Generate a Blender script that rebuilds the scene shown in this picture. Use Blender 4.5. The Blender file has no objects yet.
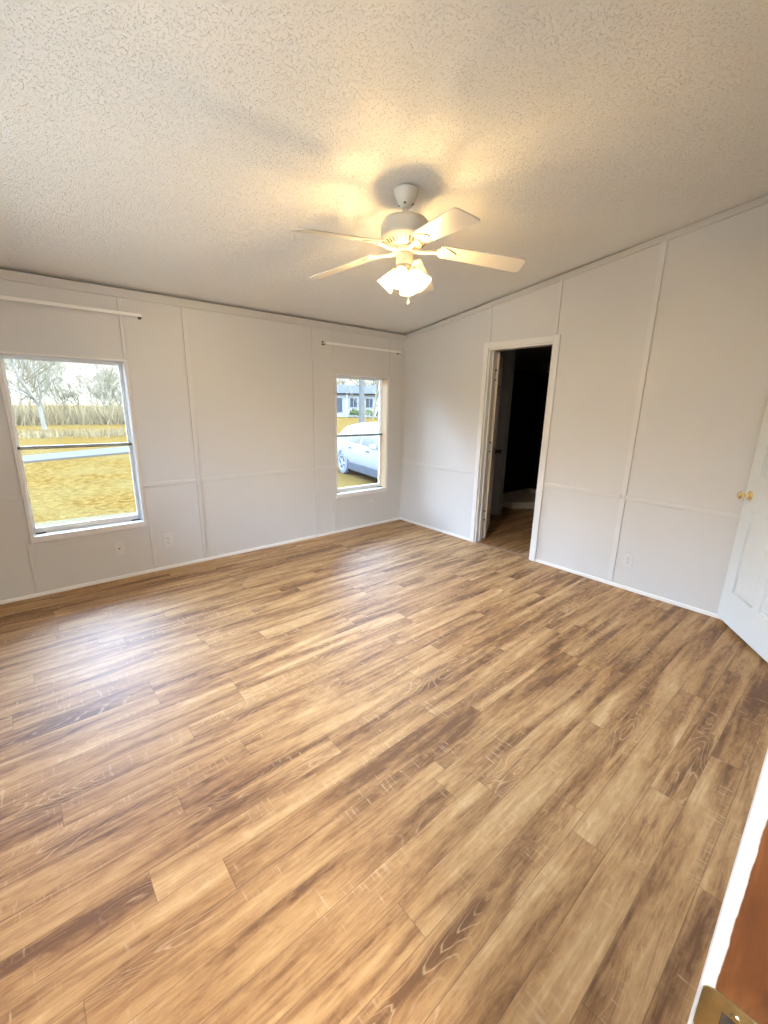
import bpy, bmesh, math, random
from mathutils import Vector, Matrix
import numpy as np

SC = bpy.context.scene
COL = SC.collection
PI = math.pi
rnd = random.Random(7)

# ------------------------------------------------------------------ camera
F_PX, YAW, PITCH, ROLL = 423.87, 0.71521, 0.24891, 0.020743
CAM = Vector((-3.6728, -3.9015, 1.4525))
def cam_axes():
    f = Vector((math.sin(YAW) * math.cos(PITCH), math.cos(YAW) * math.cos(PITCH), -math.sin(PITCH)))
    r = Vector((math.cos(YAW), -math.sin(YAW), 0)); u = r.cross(f)
    return r * math.cos(ROLL) + u * math.sin(ROLL), -r * math.sin(ROLL) + u * math.cos(ROLL), f
r_, u_, f_ = cam_axes()
cam = bpy.data.objects.new('camera', bpy.data.cameras.new('camera'))
COL.objects.link(cam)
cam.matrix_world = Matrix(((r_.x, u_.x, -f_.x, CAM.x), (r_.y, u_.y, -f_.y, CAM.y), (r_.z, u_.z, -f_.z, CAM.z), (0, 0, 0, 1)))
cam.data.sensor_fit = 'HORIZONTAL'; cam.data.sensor_width = 36.0
cam.data.lens = F_PX / 768 * 36.0
cam.data.clip_start = 0.02; cam.data.clip_end = 500
SC.camera = cam

# ------------------------------------------------------------------ light and exposure
SKY_LOW, SKY_HIGH = 1.15, 19.0
SUN_E = 5.5
HALL_W = 70.0
BULB_GLOW = 930.0
SC.view_settings.view_transform = 'Standard'
SC.view_settings.look = 'None'
SC.view_settings.gamma = 1.0
SC.view_settings.use_curve_mapping = False
SC.view_settings.exposure = 0.88

def N(nt, t, **kw):
    n = nt.nodes.new(t)
    for k, v in kw.items(): setattr(n, k, v)
    return n
def setin(nt, node, key, v):
    s = node.inputs[key]
    if isinstance(v, bpy.types.NodeSocket): nt.links.new(v, s)
    else: s.default_value = v
def mth(nt, op, a, b=0.0, c=None, clamp=False):
    n = N(nt, 'ShaderNodeMath', operation=op, use_clamp=clamp)
    setin(nt, n, 0, a); setin(nt, n, 1, b)
    if c is not None: setin(nt, n, 2, c)
    return n.outputs[0]
def ramp(nt, fac, stops, interp='LINEAR'):
    n = N(nt, 'ShaderNodeValToRGB'); n.color_ramp.interpolation = interp
    el = n.color_ramp.elements
    while len(el) < len(stops): el.new(0.5)
    for e, (p, c) in zip(el, stops):
        e.position = p; e.color = (c[0], c[1], c[2], 1) if not isinstance(c, (int, float)) else (c, c, c, 1)
    setin(nt, n, 'Fac', fac); return n.outputs['Color']
def mixc(nt, fac, a, b, mode='MIX'):
    n = N(nt, 'ShaderNodeMix', data_type='RGBA', blend_type=mode)
    for k, v in ((0, fac), (6, a), (7, b)):
        if isinstance(v, tuple) and len(v) == 3: v = (*v, 1)
        setin(nt, n, k, v)
    return n.outputs[2]
def maprange(nt, v, a, b, c=0.0, d=1.0, smooth=False):
    n = N(nt, 'ShaderNodeMapRange'); n.clamp = True
    if smooth: n.interpolation_type = 'SMOOTHSTEP'
    for k, x in zip((0, 1, 2, 3, 4), (v, a, b, c, d)): setin(nt, n, k, x)
    return n.outputs[0]
def noise(nt, vec, scale=5, detail=2, rough=0.5, dist=0.0, dim='3D'):
    n = N(nt, 'ShaderNodeTexNoise', noise_dimensions=dim)
    if vec is not None: setin(nt, n, 'Vector', vec)
    setin(nt, n, 'Scale', scale); setin(nt, n, 'Detail', detail); setin(nt, n, 'Roughness', rough); setin(nt, n, 'Distortion', dist)
    return n.outputs['Fac']
def comb(nt, x, y, z):
    n = N(nt, 'ShaderNodeCombineXYZ')
    for k, v in zip('XYZ', (x, y, z)): setin(nt, n, k, v)
    return n.outputs[0]
def bump(nt, h, strength, dist=0.01):
    n = N(nt, 'ShaderNodeBump'); setin(nt, n, 'Height', h); setin(nt, n, 'Strength', strength); setin(nt, n, 'Distance', dist)
    return n.outputs[0]

world = bpy.data.worlds.new('sky'); SC.world = world; world.use_nodes = True
nt = world.node_tree; nt.nodes.clear()
tc = N(nt, 'ShaderNodeTexCoord'); sp = N(nt, 'ShaderNodeSeparateXYZ'); nt.links.new(tc.outputs['Generated'], sp.inputs[0])
el = mth(nt, 'ARCSINE', sp.outputs['Z'])
k = maprange(nt, el, 0.06, 0.50, 0, 1, True)
cloud = noise(nt, tc.outputs['Generated'], 2.2, 4, 0.55)
stren = mth(nt, 'MULTIPLY', maprange(nt, k, 0, 1, SKY_LOW, SKY_HIGH), maprange(nt, cloud, 0.3, 0.7, 0.85, 1.15))
colr = mixc(nt, k, (1.0, 0.99, 0.97), (0.62, 0.86, 1.30))
bg = N(nt, 'ShaderNodeBackground'); nt.links.new(colr, bg.inputs[0]); nt.links.new(stren, bg.inputs[1])
out = N(nt, 'ShaderNodeOutputWorld'); nt.links.new(bg.outputs[0], out.inputs[0])

def lamp(name, typ, loc, energy, color=(1, 1, 1), **kw):
    l = bpy.data.lights.new(name, typ); l.energy = energy; l.color = color
    for a, v in kw.items(): setattr(l, a, v)
    o = bpy.data.objects.new(name, l); o.location = loc; COL.objects.link(o); return o
# sun behind the house: it lights the field, the trees and the car, never the room
sun = lamp('sun', 'SUN', (2, -20, 15), SUN_E, (1.0, 0.93, 0.80), angle=0.02)
sun.rotation_euler = Vector((-0.12, 0.75, -0.65)).to_track_quat('-Z', 'Y').to_euler()
# added fill light in the unseen hall behind the doorway the photographer stands in
hall = lamp('hall_fill_light', 'AREA', (-3.75, -4.75, 2.44), HALL_W, (1.0, 0.95, 0.88), shape='SQUARE', size=0.6)

# ------------------------------------------------------------------ geometry helpers
def bm_new(): return bmesh.new()
def add_box(bm, x0, x1, y0, y1, z0, z1, bev=0.0, mat=None, seg=1):
    vs = [bm.verts.new((x, y, z)) for x in (x0, x1) for y in (y0, y1) for z in (z0, z1)]
    idx = [(0, 1, 3, 2), (4, 6, 7, 5), (0, 4, 5, 1), (2, 3, 7, 6), (0, 2, 6, 4), (1, 5, 7, 3)]
    fs = [bm.faces.new([vs[i] for i in f]) for f in idx]
    if bev > 0:
        es = list({e for f in fs for e in f.edges})
        r = bmesh.ops.bevel(bm, geom=es, offset=bev, segments=seg, affect='EDGES', profile=0.5)
        vs = list({v for v in vs if v.is_valid} | set(r['verts']))
    if mat is not None: bmesh.ops.transform(bm, matrix=mat, verts=[v for v in vs if v.is_valid])
    return vs
def add_lathe(bm, prof, seg=32, mat=None, cap0=True, cap1=True):
    rings = []
    for r, z in prof:
        rings.append([bm.verts.new((r * math.cos(2 * PI * i / seg), r * math.sin(2 * PI * i / seg), z)) for i in range(seg)])
    for a, b in zip(rings, rings[1:]):
        for i in range(seg): bm.faces.new((a[i], a[(i + 1) % seg], b[(i + 1) % seg], b[i]))
    if cap0: bm.faces.new(rings[0][::-1])
    if cap1: bm.faces.new(rings[-1])
    if mat is not None: bmesh.ops.transform(bm, matrix=mat, verts=[v for r in rings for v in r])
def add_tube(bm, pts, radii, seg=8, caps=True):
    pts = [Vector(p) for p in pts]
    if not isinstance(radii, (list, tuple)): radii = [radii] * len(pts)
    prev = None; up = None
    for i, p in enumerate(pts):
        d = (pts[min(i + 1, len(pts) - 1)] - pts[max(i - 1, 0)]).normalized()
        if up is None: up = Vector((0, 0, 1)) if abs(d.z) < 0.9 else Vector((1, 0, 0))
        a = d.cross(up).normalized(); b = a.cross(d).normalized(); up = b
        ring = [bm.verts.new(p + (a * math.cos(2 * PI * j / seg) + b * math.sin(2 * PI * j / seg)) * radii[i]) for j in range(seg)]
        if prev:
            for j in range(seg): bm.faces.new((prev[j], prev[(j + 1) % seg], ring[(j + 1) % seg], ring[j]))
        elif caps: bm.faces.new(ring[::-1])
        prev = ring
    if caps: bm.faces.new(prev)
def add_prism(bm, poly, h0, h1, mat=None, bev=0.0):
    lo = [bm.verts.new((x, y, h0)) for x, y in poly]; hi = [bm.verts.new((x, y, h1)) for x, y in poly]
    fs = [bm.faces.new(lo[::-1]), bm.faces.new(hi)]
    n = len(poly)
    for i in range(n): fs.append(bm.faces.new((lo[i], lo[(i + 1) % n], hi[(i + 1) % n], hi[i])))
    vs = lo + hi
    if bev > 0:
        es = [e for f in fs[:2] for e in f.edges]
        r = bmesh.ops.bevel(bm, geom=es, offset=bev, segments=2, affect='EDGES', profile=0.5)
        vs = list({v for v in vs if v.is_valid} | set(r['verts']))
    if mat is not None: bmesh.ops.transform(bm, matrix=mat, verts=[v for v in vs if v.is_valid])
def obj(name, bm, m, parent=None, smooth=False, loc=None):
    bmesh.ops.recalc_face_normals(bm, faces=bm.faces[:])
    me = bpy.data.meshes.new(name); bm.to_mesh(me); bm.free()
    me.materials.append(m)
    if smooth:
        for p in me.polygons: p.use_smooth = True
        me.set_sharp_from_angle(angle=math.radians(38))
    o = bpy.data.objects.new(name, me); COL.objects.link(o)
    if parent: o.parent = parent
    if loc is not None: o.location = loc
    return o
def tag(o, label, cat, group=None, kind=None):
    o['label'] = label; o['category'] = cat
    if group: o['group'] = group
    if kind: o['kind'] = kind
    return o
def thing(name, label, cat, loc=(0, 0, 0), rotz=0, group=None, kind=None):
    o = bpy.data.objects.new(name, None); COL.objects.link(o)
    o.location = loc; o.rotation_euler = (0, 0, rotz); o.empty_display_size = 0.1
    return tag(o, label, cat, group, kind)
def copy_tree(o, parent=None):
    c = o.copy(); COL.objects.link(c)
    if parent: c.parent = parent
    for ch in list(o.children): copy_tree(ch, c)
    return c

# ------------------------------------------------------------------ materials
def mat_simple(name, col, rough=0.5, metal=0.0, bstr=0.0, bscale=80, var=0.0, vscale=6, spec=0.5, bdist=0.002):
    m = bpy.data.materials.new(name); m.use_nodes = True; nt = m.node_tree
    b = nt.nodes['Principled BSDF']
    b.inputs['Roughness'].default_value = rough; b.inputs['Metallic'].default_value = metal
    b.inputs['Specular IOR Level'].default_value = spec
    g = N(nt, 'ShaderNodeNewGeometry').outputs['Position']
    nz = noise(nt, g, vscale, 3)
    c = mixc(nt, nz, tuple(x * (1 - var) for x in col), tuple(min(1, x * (1 + var)) for x in col))
    nt.links.new(c, b.inputs['Base Color'])
    if bstr > 0: nt.links.new(bump(nt, noise(nt, g, bscale, 3, 0.6), bstr, bdist), b.inputs['Normal'])
    return m
M = {}
M['wall'] = mat_simple('wall_panel_paint', (0.60, 0.585, 0.565), 0.42, bstr=0.12, bscale=220, var=0.015, vscale=3, spec=0.35)
M['trim'] = mat_simple('batten_paint', (0.6342, 0.6156, 0.5943), 0.42, bstr=0.06, bscale=150, var=0.02)
M['white'] = mat_simple('white_trim_paint', (0.82, 0.80, 0.77), 0.35, bstr=0.05, bscale=120, var=0.02)
M['casing'] = mat_simple('casing_paint', (0.6996, 0.6784, 0.6519), 0.38, bstr=0.05, bscale=120, var=0.02)
M['door'] = mat_simple('door_paint', (0.6538, 0.6849, 0.6911), 0.33, bstr=0.05, bscale=90, var=0.015)
M['doorcream'] = mat_simple('door_edge_cream', (0.66, 0.58, 0.46), 0.45, bstr=0.05, var=0.03)
M['fan'] = mat_simple('fan_white_enamel', (0.6068, 0.5740, 0.5084), 0.30, bstr=0.03, var=0.02)
M['fanblade'] = mat_simple('fan_blade_white', (0.6460, 0.6035, 0.5355), 0.42, bstr=0.06, bscale=60, var=0.04)
M['vent'] = mat_simple('fan_vent_dark', (0.10, 0.085, 0.06), 0.6, var=0.1)
M['brass'] = mat_simple('polished_brass', (0.8320, 0.6670, 0.3600), 0.2, 1.0, bstr=0.05, var=0.05)
M['oldbrass'] = mat_simple('worn_brass', (0.3520, 0.3060, 0.1680), 0.34, 1.0, bstr=0.25, bscale=160, var=0.25, vscale=50)
M['dark'] = mat_simple('dark_metal', (0.035, 0.03, 0.028), 0.5, 0.0, var=0.2)
M['crown'] = mat_simple('crown_paint', (0.54, 0.52, 0.495), 0.45, bstr=0.06, bscale=150, var=0.02)
M['batten'] = mat_simple('wall_batten_paint', (0.605, 0.588, 0.567), 0.42, bstr=0.06, bscale=150, var=0.02)
M['lit_reveal'] = mat_simple('lit_reveal_tan', (0.62, 0.47, 0.29), 0.5, bstr=0.1, bscale=60, var=0.08, vscale=25)  # warm light on the far window's right reveal, put into the colour
M['rail'] = mat_simple('window_rail_metal', (0.30, 0.32, 0.30), 0.45, 0.2, var=0.08)
M['vinyl'] = mat_simple('window_frame_white', (0.86, 0.88, 0.86), 0.4, var=0.03)
M['plate'] = mat_simple('outlet_plate', (0.63, 0.61, 0.585), 0.35, var=0.01)
M['bathwall'] = mat_simple('bathroom_wall_shaded', (0.115, 0.11, 0.11), 0.6, bstr=0.1, var=0.06)  # dark tone: shade of the unlit bathroom painted into walls and ceiling
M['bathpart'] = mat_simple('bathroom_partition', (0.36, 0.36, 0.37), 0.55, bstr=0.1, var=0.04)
M['surround'] = mat_simple('shower_surround_shaded', (0.006, 0.006, 0.007), 0.55, var=0.2, spec=0.2)  # near-black colour holds the shade of the unlit shower corner
M['tray'] = mat_simple('shower_tray_acrylic', (0.6720, 0.6020, 0.5040), 0.3, var=0.04)
M['gravel'] = mat_simple('pale_gravel', (0.0467, 0.0387, 0.0223), 0.9, bstr=0.6, bscale=25, var=0.45, vscale=14, bdist=0.02, spec=0)
M['road'] = mat_simple('road_asphalt', (0.0411, 0.0372, 0.0292), 0.85, bstr=0.3, bscale=20, var=0.15, vscale=5, spec=0)
M['bark'] = mat_simple('grey_bark', (0.0816, 0.0705, 0.0451), 0.9, bstr=0.5, bscale=8, var=0.35, vscale=1.5, spec=0)
M['barkpale'] = mat_simple('pale_bark', (0.1069, 0.0993, 0.0784), 0.9, bstr=0.4, bscale=8, var=0.3, vscale=2, spec=0)
M['brush'] = mat_simple('dry_brush', (0.0880, 0.0681, 0.0371), 0.9, var=0.5, vscale=1.2, spec=0)
M['carpaint'] = mat_simple('car_white_paint', (0.1165, 0.1186, 0.1188), 0.25, var=0.01, spec=0.2)
M['carglass'] = mat_simple('car_dark_glass', (0.0198, 0.0248, 0.0292), 0.12, var=0.1, spec=0.15)
M['tyre'] = mat_simple('tyre_rubber', (0.045, 0.047, 0.05), 0.8, var=0.1)
M['rim'] = mat_simple('alloy_rim', (0.1364, 0.1426, 0.1488), 0.3, 0.4, var=0.05)
M['cladding'] = mat_simple('car_grey_cladding', (0.0279, 0.0298, 0.0335), 0.6, var=0.1, spec=0.1)
M['lamp'] = mat_simple('car_lamp_red', (0.22, 0.03, 0.02), 0.2, var=0.1)
M['siding'] = mat_simple('white_siding', (0.1517, 0.1517, 0.1442), 0.7, var=0.05, spec=0)
M['roofing'] = mat_simple('grey_shingles', (0.0336, 0.0336, 0.0336), 0.9, bstr=0.4, bscale=4, var=0.2, spec=0)
M['shrub'] = mat_simple('shrub_leaves', (0.0496, 0.0595, 0.0248), 0.9, var=0.5, vscale=5, spec=0)
M['pole'] = mat_simple('weathered_pole', (0.0535, 0.0525, 0.0471), 0.85, bstr=0.3, bscale=12, var=0.2, vscale=4, spec=0)

def mat_ceiling():
    m = bpy.data.materials.new('popcorn_ceiling'); m.use_nodes = True; nt = m.node_tree
    b = nt.nodes['Principled BSDF']; b.inputs['Roughness'].default_value = 0.9; b.inputs['Specular IOR Level'].default_value = 0.15
    g = N(nt, 'ShaderNodeNewGeometry').outputs['Position']
    a = noise(nt, g, 125, 3, 0.6, 0.0); c = noise(nt, g, 210, 2, 0.6)
    h = mth(nt, 'ADD', maprange(nt, a, 0.30, 0.47, 0, 1, True), mth(nt, 'MULTIPLY', c, 0.30))
    nt.links.new(bump(nt, h, 0.7, 0.0050), b.inputs['Normal'])
    col = mixc(nt, noise(nt, g, 2.0, 3), (0.79, 0.775, 0.74), (0.82, 0.805, 0.77))
    nt.links.new(col, b.inputs['Base Color'])
    return m
M['ceiling'] = mat_ceiling()

def mat_planks(name):
    m = bpy.data.materials.new(name); m.use_nodes = True; nt = m.node_tree
    b = nt.nodes['Principled BSDF']
    g = N(nt, 'ShaderNodeNewGeometry'); s = N(nt, 'ShaderNodeSeparateXYZ'); nt.links.new(g.outputs['Position'], s.inputs[0])
    X, Y = s.outputs['X'], s.outputs['Y']
    W, L = 0.115, 1.22
    v = mth(nt, 'DIVIDE', mth(nt, 'ADD', Y, 20.02), W); row = mth(nt, 'FLOOR', v); fv = mth(nt, 'FRACT', v)
    wn = N(nt, 'ShaderNodeTexWhiteNoise', noise_dimensions='1D'); setin(nt, wn, 'W', row)
    u = mth(nt, 'ADD', mth(nt, 'DIVIDE', mth(nt, 'ADD', X, 30.0), L), mth(nt, 'MULTIPLY', wn.outputs['Value'], 7.0))
    colm = mth(nt, 'FLOOR', u); fu = mth(nt, 'FRACT', u)
    w2 = N(nt, 'ShaderNodeTexWhiteNoise', noise_dimensions='2D'); setin(nt, w2, 'Vector', comb(nt, row, colm, 0.0))
    pid = w2.outputs['Value']
    off = mth(nt, 'MULTIPLY', pid, 37.0)
    Xo = mth(nt, 'ADD', X, off); Yo = mth(nt, 'ADD', Y, mth(nt, 'MULTIPLY', pid, 11.0))
    # broad streaks along the board
    streak = noise(nt, comb(nt, mth(nt, 'MULTIPLY', Xo, 1.3), mth(nt, 'MULTIPLY', Yo, 13.0), 0.0), 1.0, 4, 0.6, 0.5)
    fine = noise(nt, comb(nt, mth(nt, 'MULTIPLY', Xo, 5.0), mth(nt, 'MULTIPLY', Yo, 120.0), 0.0), 1.0, 3, 0.6, 0.3)
    # cathedral grain: contour lines of a stretched field
    field = noise(nt, comb(nt, mth(nt, 'MULTIPLY', Xo, 2.0), mth(nt, 'MULTIPLY', Yo, 9.0), 3.0), 1.0, 1, 0.4, 0.25)
    cont = mth(nt, 'FRACT', mth(nt, 'ADD', mth(nt, 'MULTIPLY', field, 20.0), mth(nt, 'MULTIPLY', fine, 0.45)))
    line = maprange(nt, mth(nt, 'ABSOLUTE', mth(nt, 'SUBTRACT', cont, 0.5)), 0.0, 0.12, 1.0, 0.0, True)
    cmask = maprange(nt, noise(nt, comb(nt, mth(nt, 'MULTIPLY', Xo, 0.9), mth(nt, 'MULTIPLY', Yo, 4.0), 9.0), 1.0, 1), 0.52, 0.64, 0, 1, True)
    # saw marks across the board
    saw = noise(nt, comb(nt, mth(nt, 'MULTIPLY', Xo, 85.0), mth(nt, 'MULTIPLY', Yo, 9.0), 0.0), 1.0, 2, 0.6, 0.25)
    smask = maprange(nt, noise(nt, comb(nt, mth(nt, 'MULTIPLY', Xo, 2.2), mth(nt, 'MULTIPLY', Yo, 9.0), 5.0), 1.0, 2), 0.50, 0.62, 0, 1, True)
    sawl = mth(nt, 'MULTIPLY', maprange(nt, saw, 0.56, 0.70, 0, 1, True), smask)
    tone = mth(nt, 'ADD', mth(nt, 'ADD', mth(nt, 'MULTIPLY', streak, 1.25), -0.17), mth(nt, 'MULTIPLY', mth(nt, 'SUBTRACT', pid, 0.5), 0.13))
    mott = noise(nt, comb(nt, mth(nt, 'MULTIPLY', Xo, 14.0), mth(nt, 'MULTIPLY', Yo, 45.0), 2.0), 1.0, 4, 0.65, 0.8)
    tone = mth(nt, 'ADD', tone, mth(nt, 'MULTIPLY', mth(nt, 'SUBTRACT', fine, 0.5), 0.34))
    tone = mth(nt, 'ADD', tone, mth(nt, 'MULTIPLY', mth(nt, 'SUBTRACT', mott, 0.5), 0.42))
    c = ramp(nt, tone, [(0.24, (0.140, 0.065, 0.026)), (0.38, (0.272, 0.142, 0.058)), (0.50, (0.385, 0.219, 0.093)), (0.64, (0.480, 0.298, 0.136)), (0.80, (0.600, 0.410, 0.215))])
    c = mixc(nt, mth(nt, 'MULTIPLY', mth(nt, 'MULTIPLY', line, cmask), 0.55), c, (0.60, 0.42, 0.25))
    c = mixc(nt, mth(nt, 'MULTIPLY', sawl, 0.50), c, (0.58, 0.42, 0.27))
    # knots
    vor = N(nt, 'ShaderNodeTexVoronoi'); setin(nt, vor, 'Vector', comb(nt, mth(nt, 'MULTIPLY', Xo, 1.1), mth(nt, 'MULTIPLY', Yo, 3.2), 0.0)); setin(nt, vor, 'Scale', 1.0)
    knot = maprange(nt, vor.outputs['Distance'], 0.015, 0.06, 0.65, 0.0, True)
    c = mixc(nt, knot, c, (0.07, 0.035, 0.02))
    # joints
    ev = mth(nt, 'MULTIPLY', mth(nt, 'MINIMUM', fv, mth(nt, 'SUBTRACT', 1.0, fv)), W)
    eu = mth(nt, 'MULTIPLY', mth(nt, 'MINIMUM', fu, mth(nt, 'SUBTRACT', 1.0, fu)), L)
    e = mth(nt, 'MINIMUM', ev, eu)
    seam = maprange(nt, e, 0.0004, 0.0020, 1.0, 0.0)
    c = mixc(nt, mth(nt, 'MULTIPLY', seam, 0.45), c, (0.06, 0.03, 0.016))
    nt.links.new(c, b.inputs['Base Color'])
    rough = maprange(nt, fine, 0.3, 0.7, 0.50, 0.62)
    nt.links.new(rough, b.inputs['Roughness'])
    b.inputs['Specular IOR Level'].default_value = 0.52
    hh = mth(nt, 'SUBTRACT', mth(nt, 'MULTIPLY', fine, 0.35), mth(nt, 'MULTIPLY', seam, 1.0))
    wav = noise(nt, g.outputs['Position'], 1.6, 1)
    hh = mth(nt, 'ADD', hh, mth(nt, 'MULTIPLY', wav, 0.6))
    nt.links.new(bump(nt, hh, 0.35, 0.0015), b.inputs['Normal'])
    return m
M['planks'] = mat_planks('laminate_planks')

def mat_jamb():
    m = bpy.data.materials.new('stained_jamb_wood'); m.use_nodes = True; nt = m.node_tree
    b = nt.nodes['Principled BSDF']; b.inputs['Roughness'].default_value = 0.45
    g = N(nt, 'ShaderNodeNewGeometry'); s = N(nt, 'ShaderNodeSeparateXYZ'); nt.links.new(g.outputs['Position'], s.inputs[0])
    vec = comb(nt, mth(nt, 'MULTIPLY', s.outputs['X'], 20.0), mth(nt, 'MULTIPLY', s.outputs['Y'], 38.0), mth(nt, 'MULTIPLY', s.outputs['Z'], 9.0))
    a = noise(nt, vec, 1.0, 3, 0.6, 1.2)
    c = ramp(nt, a, [(0.30, (0.055, 0.016, 0.005)), (0.52, (0.105, 0.034, 0.009)), (0.70, (0.16, 0.060, 0.017))])
    # ragged edge of white paint that wraps round the room-side corner
    rag = noise(nt, comb(nt, 0.0, 0.0, mth(nt, 'MULTIPLY', s.outputs['Z'], 30.0)), 1.0, 3, 0.6)
    lim = mth(nt, 'ADD', -3.9035, mth(nt, 'MULTIPLY', rag, 0.0035))
    paint = maprange(nt, mth(nt, 'SUBTRACT', s.outputs['Y'], lim), -0.0008, 0.0008)
    c = mixc(nt, paint, c, (0.80, 0.79, 0.77))
    nt.links.new(c, b.inputs['Base Color'])
    nt.links.new(bump(nt, a, 0.15, 0.002), b.inputs['Normal'])
    return m
M['jamb'] = mat_jamb()

def mat_grass():
    m = bpy.data.materials.new('dry_grass'); m.use_nodes = True; nt = m.node_tree
    b = nt.nodes['Principled BSDF']; b.inputs['Roughness'].default_value = 0.95; b.inputs['Specular IOR Level'].default_value = 0.0
    g = N(nt, 'ShaderNodeNewGeometry').outputs['Position']
    a = noise(nt, g, 7.0, 5, 0.85); d = noise(nt, g, 0.5, 3)
    c = ramp(nt, a, [(0.36, (0.0215, 0.0105, 0.0022)), (0.48, (0.0410, 0.0230, 0.0052)), (0.60, (0.0620, 0.0400, 0.0120))])
    c = mixc(nt, maprange(nt, d, 0.42, 0.68, 0, 0.5), c, (0.050, 0.037, 0.0135))
    nt.links.new(c, b.inputs['Base Color'])
    nt.links.new(bump(nt, a, 0.6, 0.06), b.inputs['Normal'])
    return m
M['grass'] = mat_grass()

def mat_glass():
    m = bpy.data.materials.new('window_glass'); m.use_nodes = True; nt = m.node_tree; nt.nodes.clear()
    t = N(nt, 'ShaderNodeBsdfTransparent'); t.inputs[0].default_value = (0.95, 0.97, 0.96, 1)
    gl = N(nt, 'ShaderNodeBsdfGlossy'); gl.inputs['Roughness'].default_value = 0.03
    lw = N(nt, 'ShaderNodeFresnel'); lw.inputs[0].default_value = 1.35
    mx = N(nt, 'ShaderNodeMixShader'); nt.links.new(lw.outputs[0], mx.inputs[0]); nt.links.new(t.outputs[0], mx.inputs[1]); nt.links.new(gl.outputs[0], mx.inputs[2])
    o = N(nt, 'ShaderNodeOutputMaterial'); nt.links.new(mx.outputs[0], o.inputs[0])
    return m
M['glass'] = mat_glass()

def mat_emit(name, col, strength, base=(0.9, 0.85, 0.75)):
    m = bpy.data.materials.new(name); m.use_nodes = True; nt = m.node_tree
    b = nt.nodes['Principled BSDF']; b.inputs['Base Color'].default_value = (*base, 1); b.inputs['Roughness'].default_value = 0.35
    g = N(nt, 'ShaderNodeNewGeometry').outputs['Position']
    c = mixc(nt, noise(nt, g, 30, 2), tuple(x * 0.95 for x in col), col)
    nt.links.new(c, b.inputs['Emission Color']); b.inputs['Emission Strength'].default_value = strength
    return m
def mat_shade():
    m = bpy.data.materials.new('frosted_amber_glass'); m.use_nodes = True; nt = m.node_tree; nt.nodes.clear()
    g = N(nt, 'ShaderNodeNewGeometry').outputs['Position']
    c = mixc(nt, noise(nt, g, 40, 2), (0.84, 0.62, 0.30), (0.88, 0.67, 0.35))
    tl = N(nt, 'ShaderNodeBsdfTranslucent'); nt.links.new(c, tl.inputs[0])
    df = N(nt, 'ShaderNodeBsdfDiffuse'); nt.links.new(c, df.inputs[0])
    tp = N(nt, 'ShaderNodeBsdfTransparent'); tp.inputs[0].default_value = (1.0, 0.90, 0.68, 1)
    a = N(nt, 'ShaderNodeMixShader'); a.inputs[0].default_value = 0.35; nt.links.new(tl.outputs[0], a.inputs[1]); nt.links.new(df.outputs[0], a.inputs[2])
    b = N(nt, 'ShaderNodeMixShader'); b.inputs[0].default_value = 0.40; nt.links.new(a.outputs[0], b.inputs[1]); nt.links.new(tp.outputs[0], b.inputs[2])
    o = N(nt, 'ShaderNodeOutputMaterial'); nt.links.new(b.outputs[0], o.inputs[0])
    return m
M['shade'] = mat_shade()
M['bulb'] = mat_emit('lit_bulb', (1.0, 0.88, 0.66), BULB_GLOW)

# ------------------------------------------------------------------ room shell
H0, SL = 2.2433, 0.15306                 # ceiling height at the window wall, rise per metre towards the camera
def ceil_z(y): return H0 + SL * max(0.0, -y)
RX0, YN = -4.45, -3.898                  # left wall face, near wall room face
TW = 0.14

def wall_mesh(us, vs, holes, to3, t0, t1, topz=None):
    """cells of a wall in (u, z); holes skip cells; to3(u, t, z) places a point"""
    bm = bm_new(); cache = {}
    def V(u, t, z, top):
        kk = (round(u, 5), round(t, 5), round(z, 5))
        if kk not in cache:
            p = to3(u, t, z)
            if top and topz: p = (p[0], p[1], topz(p))
            cache[kk] = bm.verts.new(p)
        return cache[kk]
    us = sorted(us); vs = sorted(vs); solid = {}
    for i in range(len(us) - 1):
        for j in range(len(vs) - 1):
            cu, cv = (us[i] + us[i + 1]) / 2, (vs[j] + vs[j + 1]) / 2
            solid[i, j] = not any(a < cu < b and c < cv < d for a, b, c, d in holes)
    T = len(vs) - 1
    for (i, j), s in solid.items():
        if not s: continue
        u0, u1, z0, z1 = us[i], us[i + 1], vs[j], vs[j + 1]
        q = lambda t: [V(u0, t, z0, j == T), V(u1, t, z0, j == T), V(u1, t, z1, j + 1 == T), V(u0, t, z1, j + 1 == T)]
        a, b = q(t0), q(t1)
        bm.faces.new(a); bm.faces.new(b[::-1])
        for (di, dj), (m, n) in {(0, -1): (0, 1), (1, 0): (1, 2), (0, 1): (2, 3), (-1, 0): (3, 0)}.items():
            if not solid.get((i + di, j + dj), False):
                bm.faces.new((a[m], b[m], b[n], a[n]))
    return bm
def struct(name, bm, m, label, cat, smooth=False):
    return tag(obj(name, bm, m, smooth=smooth), label, cat, kind='structure')

# windows: openings (x0, x1, z0, z1) in the wall y = 0
WA = (-3.670, -2.953, 0.462, 1.728)
WB_ = (-0.992, -0.268, 0.452, 1.742)
BX1 = 3.05                                # bathroom far wall
bm = wall_mesh([RX0 - TW, WA[0], WA[1], WB_[0], WB_[1], BX1 + TW], [-0.56, WA[2], WB_[2], WA[3], WB_[3], H0], [(WA[0], WA[1], WA[2], WA[3]), (WB_[0], WB_[1], WB_[2], WB_[3])],
               lambda u, t, z: (u, t, z), 0.0, TW, None)
struct('wall_back', bm, M['wall'], 'long off-white panelled wall with two windows', 'wall')
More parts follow.
